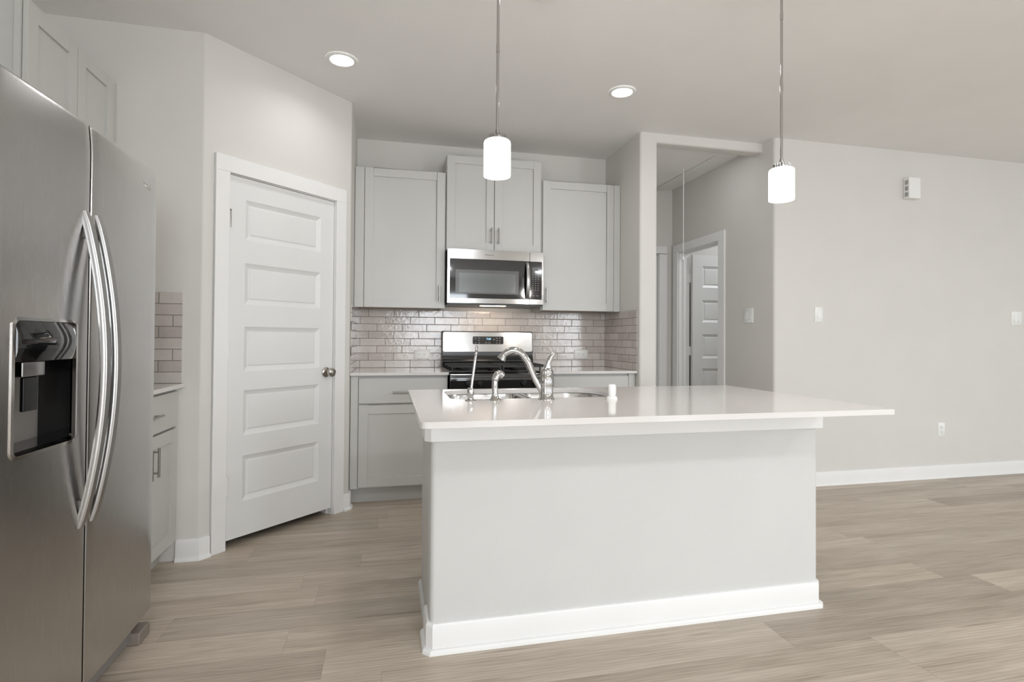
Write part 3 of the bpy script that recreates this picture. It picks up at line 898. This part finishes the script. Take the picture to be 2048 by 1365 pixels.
# burners and grates
for (x, y, r) in ((.60, 3.99, .045), (.60, 4.27, .038), (1.03, 3.99, .045), (1.03, 4.27, .038)):
    b = B().lathe([(r+.012, .9222), (r+.01, .930), (r, .932), (r, .940), (r-.006, .944), (0, .944)], (x, y, 0), 24, 'z', False)
    obj('burner', b, IRON, t)
for (x0, x1) in ((.447, .806), (.820, 1.179)):
    b = B(); z0, z1 = .945, .957; y0, y1 = 3.862, 4.375; bw = .010
    b.box(x0, x1, y0, y0+bw, z0, z1); b.box(x0, x1, y1-bw, y1, z0, z1); b.box(x0, x0+bw, y0+bw, y1-bw, z0, z1); b.box(x1-bw, x1, y0+bw, y1-bw, z0, z1)
    ym = (y0+y1)/2; xm = (x0+x1)/2
    b.box(x0+bw, x1-bw, ym-bw/2, ym+bw/2, z0, z1); b.box(xm-bw/2, xm+bw/2, y0+bw, ym-bw/2, z0, z1); b.box(xm-bw/2, xm+bw/2, ym+bw/2, y1-bw, z0, z1)
    for yy in ((y0+ym)/2, (y1+ym)/2): b.box(x0+bw, xm-bw/2, yy-bw/2, yy+bw/2, z0, z1); b.box(xm+bw/2, x1-bw, yy-bw/2, yy+bw/2, z0, z1)
    for (x, y) in ((x0, y0), (x1-bw, y0), (x0, y1-bw), (x1-bw, y1-bw), (x0, ym-bw/2), (x1-bw, ym-bw/2)): b.box(x, x+bw, y, y+bw, .9222, z0)
    obj('grate', b, IRON, t, bevel=.0015)
# oven door, handle, drawer (low, behind the island)
od = obj('oven_door', B().box(RX0+.002, RX1-.002, 3.832, 3.861, .235, .785), BLACKG, t, bevel=.004)
b = B(); b.tube([(.49, 3.792, .735), (1.136, 3.792, .735)], .012, 14); b.tube([(.52, 3.833, .735), (.52, 3.792, .735)], .009, 10); b.tube([(1.106, 3.833, .735), (1.106, 3.792, .735)], .009, 10)
obj('handle', b, STEELH, od)
obj('drawer', B().box(RX0+.002, RX1-.002, 3.834, 3.861, .06, .228), STEELX, t, bevel=.004)
for x in (RX0+.04, RX1-.04):
    for y in (3.90, 4.40): obj('leveling_foot', B().lathe([(.015, 0), (.015, .03)], (x, y, 0), 12), BLACKM, t)

# ------------------------------------------------------------------ island
IX0, IX1, IY0 = .160, 1.8446, 2.0187
t = thing('kitchen_island', 'white painted kitchen island with baseboard and ledge trim', 'island', ((IX0+IX1)/2, 2.3, 0))
ZT = .8795
b = B().prism(round_poly([(IX0, IY0), (IX1, IY0), (IX1, 2.130), (IX0, 2.130)], [.02, .02, 0, 0]), 0, ZT)
obj('knee_wall', b, KNEE, t)
b = B().box(IX0+.012, IX1-.012, 2.1305, 2.705, .11, .665)
b.slab([(IX0+.012, 2.1305), (IX1-.012, 2.1305), (IX1-.012, 2.705), (IX0+.012, 2.705)], [[(.21, 2.225), (.21, 2.69), (1.075, 2.69), (1.075, 2.225)]], .665, ZT)
obj('cabinet_box', b, CAB, t, bevel=BV)
obj('toe_kick', B().box(IX0+.05, IX1-.05, 2.1305, 2.61, 0, .1095), TOE, t)
b = B().box(IX0+.012-.006, IX0+.012-.0005, 2.14, 2.600, 0, .875)
obj('end_panel', b, CAB, t, bevel=BV)
xx = IX0+.006
b = B().extr([(0, 0), (-.016, 0), (-.014, .010), (-.007, .017), (0, .019)], (xx-.0005, 2.165, 0), (xx-.0005, 2.60, 0), (1, 0, 0), (0, 0, 1))
obj('shoe_moulding', b, CAB, t)
# baseboard with clipped corners running round the knee wall
def ring(off, zz, cl_):
    x0, x1, y0, y1 = IX0-off, IX1+off, IY0-off, 2.160
    return [(x0, y1, zz), (x0, y0+cl_, zz), (x0+cl_, y0, zz), (x1-cl_, y0, zz), (x1, y0+cl_, zz), (x1, y1, zz)]
b = B()
P_ = [(-.0, .0), (.026, 0), (.025, .010), (.019, .017), (.013, .019), (.013, .098), (.009, .107), (.0006, .110)]
P_ = [(.0006, 0)]+P_[1:]
loops = [ring(o_, z_, .020+.2*o_) for o_, z_ in P_]
vv = [[b.bm.verts.new(p) for p in l] for l in loops]
for a, c in zip(vv, vv[1:]+[vv[0]]):
    for i in range(5): b.face([a[i], a[i+1], c[i+1], c[i]])
b.face([l[0] for l in vv]); b.face([l[5] for l in vv][::-1])
bmesh.ops.recalc_face_normals(b.bm, faces=b.bm.faces)
obj('baseboard', b, WHITE, t, ang=25)
b = B()
loops = [ring(o_, z_, .022) for o_, z_ in ((.0006, .778), (.024, .778), (.024, ZT), (.0006, ZT))]
vv = [[b.bm.verts.new(p) for p in l] for l in loops]
for a, c in zip(vv, vv[1:]+[vv[0]]):
    for i in range(5): b.face([a[i], a[i+1], c[i+1], c[i]])
b.face([l[0] for l in vv]); b.face([l[5] for l in vv][::-1])
bmesh.ops.recalc_face_normals(b.bm, faces=b.bm.faces)
obj('ledge_trim', b, WHITE, t, ang=25)

SX0, SX1, SY0, SY1 = .262, 1.030, 2.262, 2.665
hole = rrect(SX0, SX1, SY0, SY1, (.15, .10, .06, .09), 8)
outer = rrect(.100, 1.876, 1.672, 2.720, (.012, .012, .022, .010), 5)
b = B().slab(outer, [hole[::-1]], .880, .9004)
obj('island_countertop', b, QUARTZ, label='large white quartz countertop on the island with sink cutout', cat='countertop', bevel=.002)
# sink
t = thing('double_sink', 'undermount stainless double bowl sink in the island', 'sink', (.646, 2.46, .70))
def bowl(x0, x1, y0, y1, r, zb):
    b = B()
    L_ = []
    for (ins, z, rr) in ((-.02, .8790, .02), (0, .8790, 0), (.004, .868, 0), (.010, .80, 0), (.014, zb+.03, 0), (.024, zb+.008, 0), (.05, zb, 0), (.12, zb-.004, 0)):
        rad = tuple(max(.012, q-ins*.5) for q in r)
        L_.append([(p[0], p[1], z) for p in rrect(x0+ins, x1-ins, y0+ins, y1-ins, tuple(min(q, (x1-x0-2*ins)/2-.002, (y1-y0-2*ins)/2-.002) for q in rad), 7)])
    b.loft(L_, False, True)
    return b
for (x0, x1, r) in ((SX0-.004, .628, (.05, .11, .07, .05)), (.662, SX1+.006, (.15, .05, .05, .10))):
    bo = obj('bowl', bowl(x0, x1, SY0-.004, SY1+.004, r, .705), STEELS, t, ang=40)
    b = B().lathe([(.045, .7015), (.043, .704), (.03, .7035), (.0, .7025)], ((x0+x1)/2, (SY0+SY1)/2, 0), 24, 'z', False)
    obj('drain', b, CHROME, bo)

# faucet
def arc_pts(ctrl, n=24):
    P = [Vector(p) for p in ctrl]; P = [P[0]*2-P[1]]+P+[P[-1]*2-P[-2]]
    out = []
    for i in range(1, len(P)-2):
        for k in range(n):
            t_ = k/n
            out.append(.5*((2*P[i])+(-P[i-1]+P[i+1])*t_+(2*P[i-1]-5*P[i]+4*P[i+1]-P[i+2])*t_*t_+(-P[i-1]+3*P[i]-3*P[i+1]+P[i+2])*t_**3))
    out.append(P[-2]); return out
fx, fy, fz = .656, 2.20, .9005
t = thing('kitchen_faucet', 'chrome single lever kitchen faucet with arched spout', 'faucet', (fx, fy, fz))
b = B().lathe([(.035, 0), (.034, .006), (.029, .012), (.028, .06), (.0285, .062), (.0285, .098), (.027, .100), (.027, .118), (.024, .130), (.015, .139), (0, .142)], (fx, fy, fz), 32, 'z', False)
obj('faucet_body', b, CHROME, t, ang=45)
b = B()
pts = arc_pts([(fx-.018, fy+.004, fz+.035), (fx-.050, fy+.014, fz+.095), (fx-.078, fy+.022, fz+.160), (fx-.108, fy+.032, fz+.198), (fx-.140, fy+.045, fz+.206), (fx-.170, fy+.057, fz+.190), (fx-.184, fy+.061, fz+.168)], 8)
n_ = len(pts)
rr = [.013+.003*math.sin(PI*i/n_) for i in range(n_)]
for i in range(n_-8, n_): rr[i] = .0135+.0065*((i-(n_-8))/7)
b.tube(pts, rr, 20)
obj('spout', b, CHROME, t, ang=60)
b = B()
pts = arc_pts([(fx+.002, fy, fz+.125), (fx+.006, fy-.004, fz+.150), (fx+.016, fy-.008, fz+.178), (fx+.030, fy-.012, fz+.196)], 6)
n_ = len(pts)
b.tube(pts, [.021-.014*(i/(n_-1))**.8 for i in range(n_)], 16)
obj('lever', b, CHROME, t, ang=60)
# filtered water tap
tx, ty = .335, 2.216
t = thing('filtered_water_tap', 'slim chrome filtered water tap left of the side sprayer', 'faucet', (tx, ty, fz))
b = B().lathe([(.024, 0), (.023, .003), (.012, .006), (.011, .018), (.014, .022), (.0145, .046), (.011, .052), (.0, .053)], (tx, ty, fz), 24, 'z', False)
obj('tap_body', b, CHROME, t, ang=45)
b = B().tube(arc_pts([(tx+.003, ty, fz+.050), (tx+.010, ty+.004, fz+.10), (tx+.019, ty+.008, fz+.165), (tx+.026, ty+.018, fz+.208), (tx+.031, ty+.040, fz+.222), (tx+.034, ty+.060, fz+.212), (tx+.036, ty+.068, fz+.196)], 8), .0055, 14)
obj('spout', b, CHROME, t, ang=60)
b = B().box(tx-.005, tx+.005, ty-.030, ty-.010, fz+.030, fz+.036)
obj('lever', b, CHROME, t, bevel=.002)
# side sprayer
px_, py_ = .438, 2.217
t = thing('side_sprayer', 'chrome side sprayer between the slim tap and the faucet', 'sprayer', (px_, py_, fz))
b = B().lathe([(.026, 0), (.025, .003), (.017, .010), (.014, .022), (.013, .030), (0, .031)], (px_, py_, fz), 24, 'z', False)
obj('sprayer_base', b, CHROME, t, ang=45)
b = B().tube(arc_pts([(px_, py_, fz+.028), (px_-.001, py_, fz+.06), (px_+.001, py_+.001, fz+.085), (px_+.010, py_+.004, fz+.104), (px_+.022, py_+.008, fz+.108), (px_+.032, py_+.012, fz+.100)], 6), [.0125]*12+[.0155]*10+[.016]*9, 18)
obj('sprayer_head', b, CHROME, t, ang=60)
# air gap / white cap
t = thing('air_gap', 'small white plastic air gap fitting right of the sink', 'air gap', (.941, 2.171, fz))
b = B().lathe([(.023, 0), (.023, .005), (.020, .007), (.020, .013), (.0165, .014)], (.941, 2.171, fz), 28, 'z', False)
obj('collar', b, WPLASTIC, t, ang=40)
b = B().lathe([(.0150, .0145), (.0150, .060), (.0135, .063), (0, .063)], (.941, 2.171, fz), 28, 'z', False)
for k in range(4):
    b.box(.941+.006, .941+.012, 2.1545, 2.1575, fz+.025+k*.008, fz+.029+k*.008)
obj('cap', b, WPLASTIC, t, ang=40)

# ------------------------------------------------------------------ ceiling lights
GL = 'recessed lights in the kitchen ceiling'
rl = [(-.272, 3.228, 'recessed ceiling light in front of the pantry door, lit'), (1.457, 3.222, 'recessed ceiling light before the range alcove, right of the near pendant, lit'), (.680, 2.352, 'recessed ceiling light cut by the top edge of the picture, lit')]
t = thing('recessed_light', rl[0][2], 'ceiling light', (rl[0][0], rl[0][1], ZC), 0, GL)
b = B().lathe([(.086, -.0005), (.086, -.004), (.080, -.008), (.068, -.010), (.064, -.006)], (0, 0, 0), 40, 'z', False)
obj('trim_ring', b, WPLASTIC, t, True, ang=60)
b = B().lathe([(.0635, -.004), (.058, -.007), (.0, -.0075)], (0, 0, 0), 40, 'z', False)
obj('lens', b, LENS, t, True, ang=60)
roots = [t]
for (x, y, lb) in rl[1:]: roots.append(dup(t, (x, y, ZC), lb))
for (x, y, lb) in rl:
    l = bpy.data.lights.new('recessed_lamp', 'AREA'); l.shape = 'DISK'; l.size = .12; l.energy = RECESS_W; l.color = (.97, .98, 1); l.spread = math.radians(150)
    o = bpy.data.objects.new('recessed_lamp', l); C.objects.link(o); o.location = (x, y, ZC-.012)
# added unseen fill lights: behind the camera, in the hall and the bedroom
for (x, y, pw) in [(x, y, LIVING_FILL_W) for x in (1.2, 3.6, 6.0) for y in (-4.2, -1.2)]+[(2.45, 4.02, HALL_FILL_W), (4.0, 4.5, BED_FILL_W)]:
    l = bpy.data.lights.new('ceiling_lamp', 'AREA'); l.shape = 'DISK'; l.size = .40; l.energy = pw; l.color = (.92, .96, 1)
    o = bpy.data.objects.new('ceiling_lamp', l); C.objects.link(o); o.location = (x, y, ZC-.015)
GP = 'pendant lights over the island'
t = thing('pendant_light', 'lit white glass pendant over the sink side of the island', 'pendant light', (.387, 1.95, 1.756), 0, GP)
PH = .132; R_ = .050
b = B().lathe([(R_-.004, 0), (R_-.001, .0), (R_, .004), (R_, PH-.010), (R_-.002, PH-.004), (R_-.008, PH), (.012, PH+.001), (.012, PH-.003), (R_-.010, PH-.004), (R_-.006, PH-.008), (R_-.004, PH-.014), (R_-.004, 0)], (0, 0, 0), 40, 'z', False)
obj('glass_shade', b, SHADE, t, True, ang=60)
b = B().lathe([(0, 0), (.018, .0), (.026, .02), (.026, .06), (.012, .09), (0, .09)], (0, 0, .028), 24, 'z', False)
obj('bulb', b, SHADE, t, True)
b = B()
b.lathe([(.032, PH+.0015), (.032, PH+.010), (.024, PH+.014), (.011, PH+.017), (.009, PH+.022), (.0075, PH+.024), (.0075, PH+.040), (0, PH+.041)], (0, 0, 0), 28, 'z', False)
for k in range(18):
    a = 2*PI*k/18
    b.tube([(.0305*math.cos(a), .0305*math.sin(a), PH+.0012), (.0305*math.cos(a), .0305*math.sin(a), PH+.0200)], .0028, 8)
obj('shade_holder', b, NICKEL, t, True, label='fluted chrome cap')
b = B()
top = ZC-1.756
b.tube([(0, 0, PH+.040), (0, 0, top-.02)], .0055, 14)
for zz in (.46, .76): b.lathe([(.0066, zz), (.0066, zz+.03)], (0, 0, 0), 14)
obj('stem', b, CHROME, t, True)
b = B().lathe([(.062, top-.0005), (.062, top-.012), (.055, top-.020), (.008, top-.024), (0, top-.024)], (0, 0, 0), 32, 'z', False)
obj('canopy', b, CHROME, t, True)
dup(t, (1.602, 1.95, 1.745), 'lit white glass pendant hanging in front of the main wall corner')
for x, z in ((.387, 1.756), (1.602, 1.745)):
    l = bpy.data.lights.new('pendant_lamp', 'POINT'); l.energy = PEND_W; l.shadow_soft_size = .05; l.color = (1, .975, .94)
    o = bpy.data.objects.new('pendant_lamp', l); C.objects.link(o); o.location = (x, 1.95, z-.055)

# ------------------------------------------------------------------ plates and boxes on the walls
def plate(name, label, cat, M, wd, ht, kind, horiz=False, grp=None):
    t = thing(name, label, cat, M.translation, 0, grp); MW[t] = M
    t.rotation_euler = M.to_euler()
    b = B()
    o_ = rrect(-wd/2, wd/2, -ht/2, ht/2, .004, 3); i_ = rrect(-wd/2+.003, wd/2-.003, -ht/2+.003, ht/2-.003, .003, 3)
    b.loft([[(p[0], 0-.0005, p[1]) for p in o_], [(p[0], -.003, p[1]) for p in o_], [(p[0], -.006, p[1]) for p in i_]], False, True)
    obj('wall_plate', b, WPLASTIC, t, True, ang=60)
    if kind == 'outlet':
        for s in (-1, 1):
            cx, cz = (s*.020, 0) if horiz else (0, s*.020)
            b = B(); oo = rrect(cx-.014, cx+.014, cz-.0135, cz+.0135, .009, 4)
            b.loft([[(p[0], -.0062, p[1]) for p in oo], [(p[0], -.0078, p[1]) for p in oo]], False, True)
            r = obj('receptacle', b, WPLASTIC, t, True, ang=60)
            b = B()
            if horiz:
                b.box(cx-.001, cx+.007, -.0084, -.0079, cz+.004, cz+.0062); b.box(cx-.001, cx+.007, -.0084, -.0079, cz-.0062, cz-.004); b.box(cx-.0105, cx-.006, -.0084, -.0079, cz-.0022, cz+.0022)
            else:
                b.box(cx+.004, cx+.0062, -.0084, -.0079, cz-.001, cz+.007); b.box(cx-.0062, cx-.004, -.0084, -.0079, cz-.001, cz+.007); b.box(cx-.0022, cx+.0022, -.0084, -.0079, cz-.0105, cz-.006)
            obj('slots', b, SLOT, r, True)
    else:
        n = kind
        for i in range(n):
            cx = (i-(n-1)/2)*.046
            b = B(); b.box(cx-.0165, cx+.0165, -.0068, -.0061, -.033, .033)
            fr = obj('rocker_frame', b, WPLASTIC, t, True)
            b = B(); b.extr([(-.031, -.0069), (.031, -.0069), (.031, -.0085), (0, -.0072), (-.031, -.0125)], (cx-.015, 0, 0), (cx+.015, 0, 0), (0, 0, 1), (0, 1, 0))
            obj('rocker', b, WPLASTIC, t, True)
    return t
def MYf(x, y, z): return Matrix.Translation((x, y, z))
def MXf(x, y, z): return Matrix.Translation((x, y, z)) @ Matrix.Rotation(-PI/2, 4, 'Z')
plate('electrical_outlet', 'white outlet plate on the tile left of the range', 'outlet', MYf(.275, YB-.008, 1.022), .127, .078, 'outlet', True)
plate('electrical_outlet', 'white outlet plate on the tile right of the range', 'outlet', MYf(1.650, YB-.008, 1.022), .127, .078, 'outlet', True)
plate('light_switch', 'white double rocker switch plate on the hall wall beside the doorway', 'light switch', MXf(XH, 3.980, 1.362), .117, .125, 2)
plate('light_switch', 'white single rocker switch on the main wall near the hall corner', 'light switch', MYf(3.362, YM, 1.364), .074, .125, 1)
t = plate('light_switch', 'white square switch plate at the right edge of the main wall', 'light switch', MYf(5.433, YM, 1.364), .125, .125, 2)
plate('electrical_outlet', 'white wall outlet low on the main wall right of the island', 'outlet', MYf(4.589, YM, .406), .074, .122, 'outlet')
# door chime box high on the main wall
t = thing('door_chime', 'white door chime box with louvred side high on the main wall', 'door chime', (4.26, YM-.001, 2.36))
cx0, cx1, cz0, cz1 = 4.200, 4.318, 2.345, 2.520
obj('housing', B().box(cx0, cx1, YM-.056, YM-.001, cz0, cz1), WPLASTIC, t, bevel=.005)
b = B()
for g_ in range(3):
    for k in range(4):
        z = cz1-.030-g_*.050-k*.009
        b.box(cx0-.0012, cx0-.0002, YM-.044, YM-.016, z, z+.0045)
obj('louvres', b, SLOT, t)
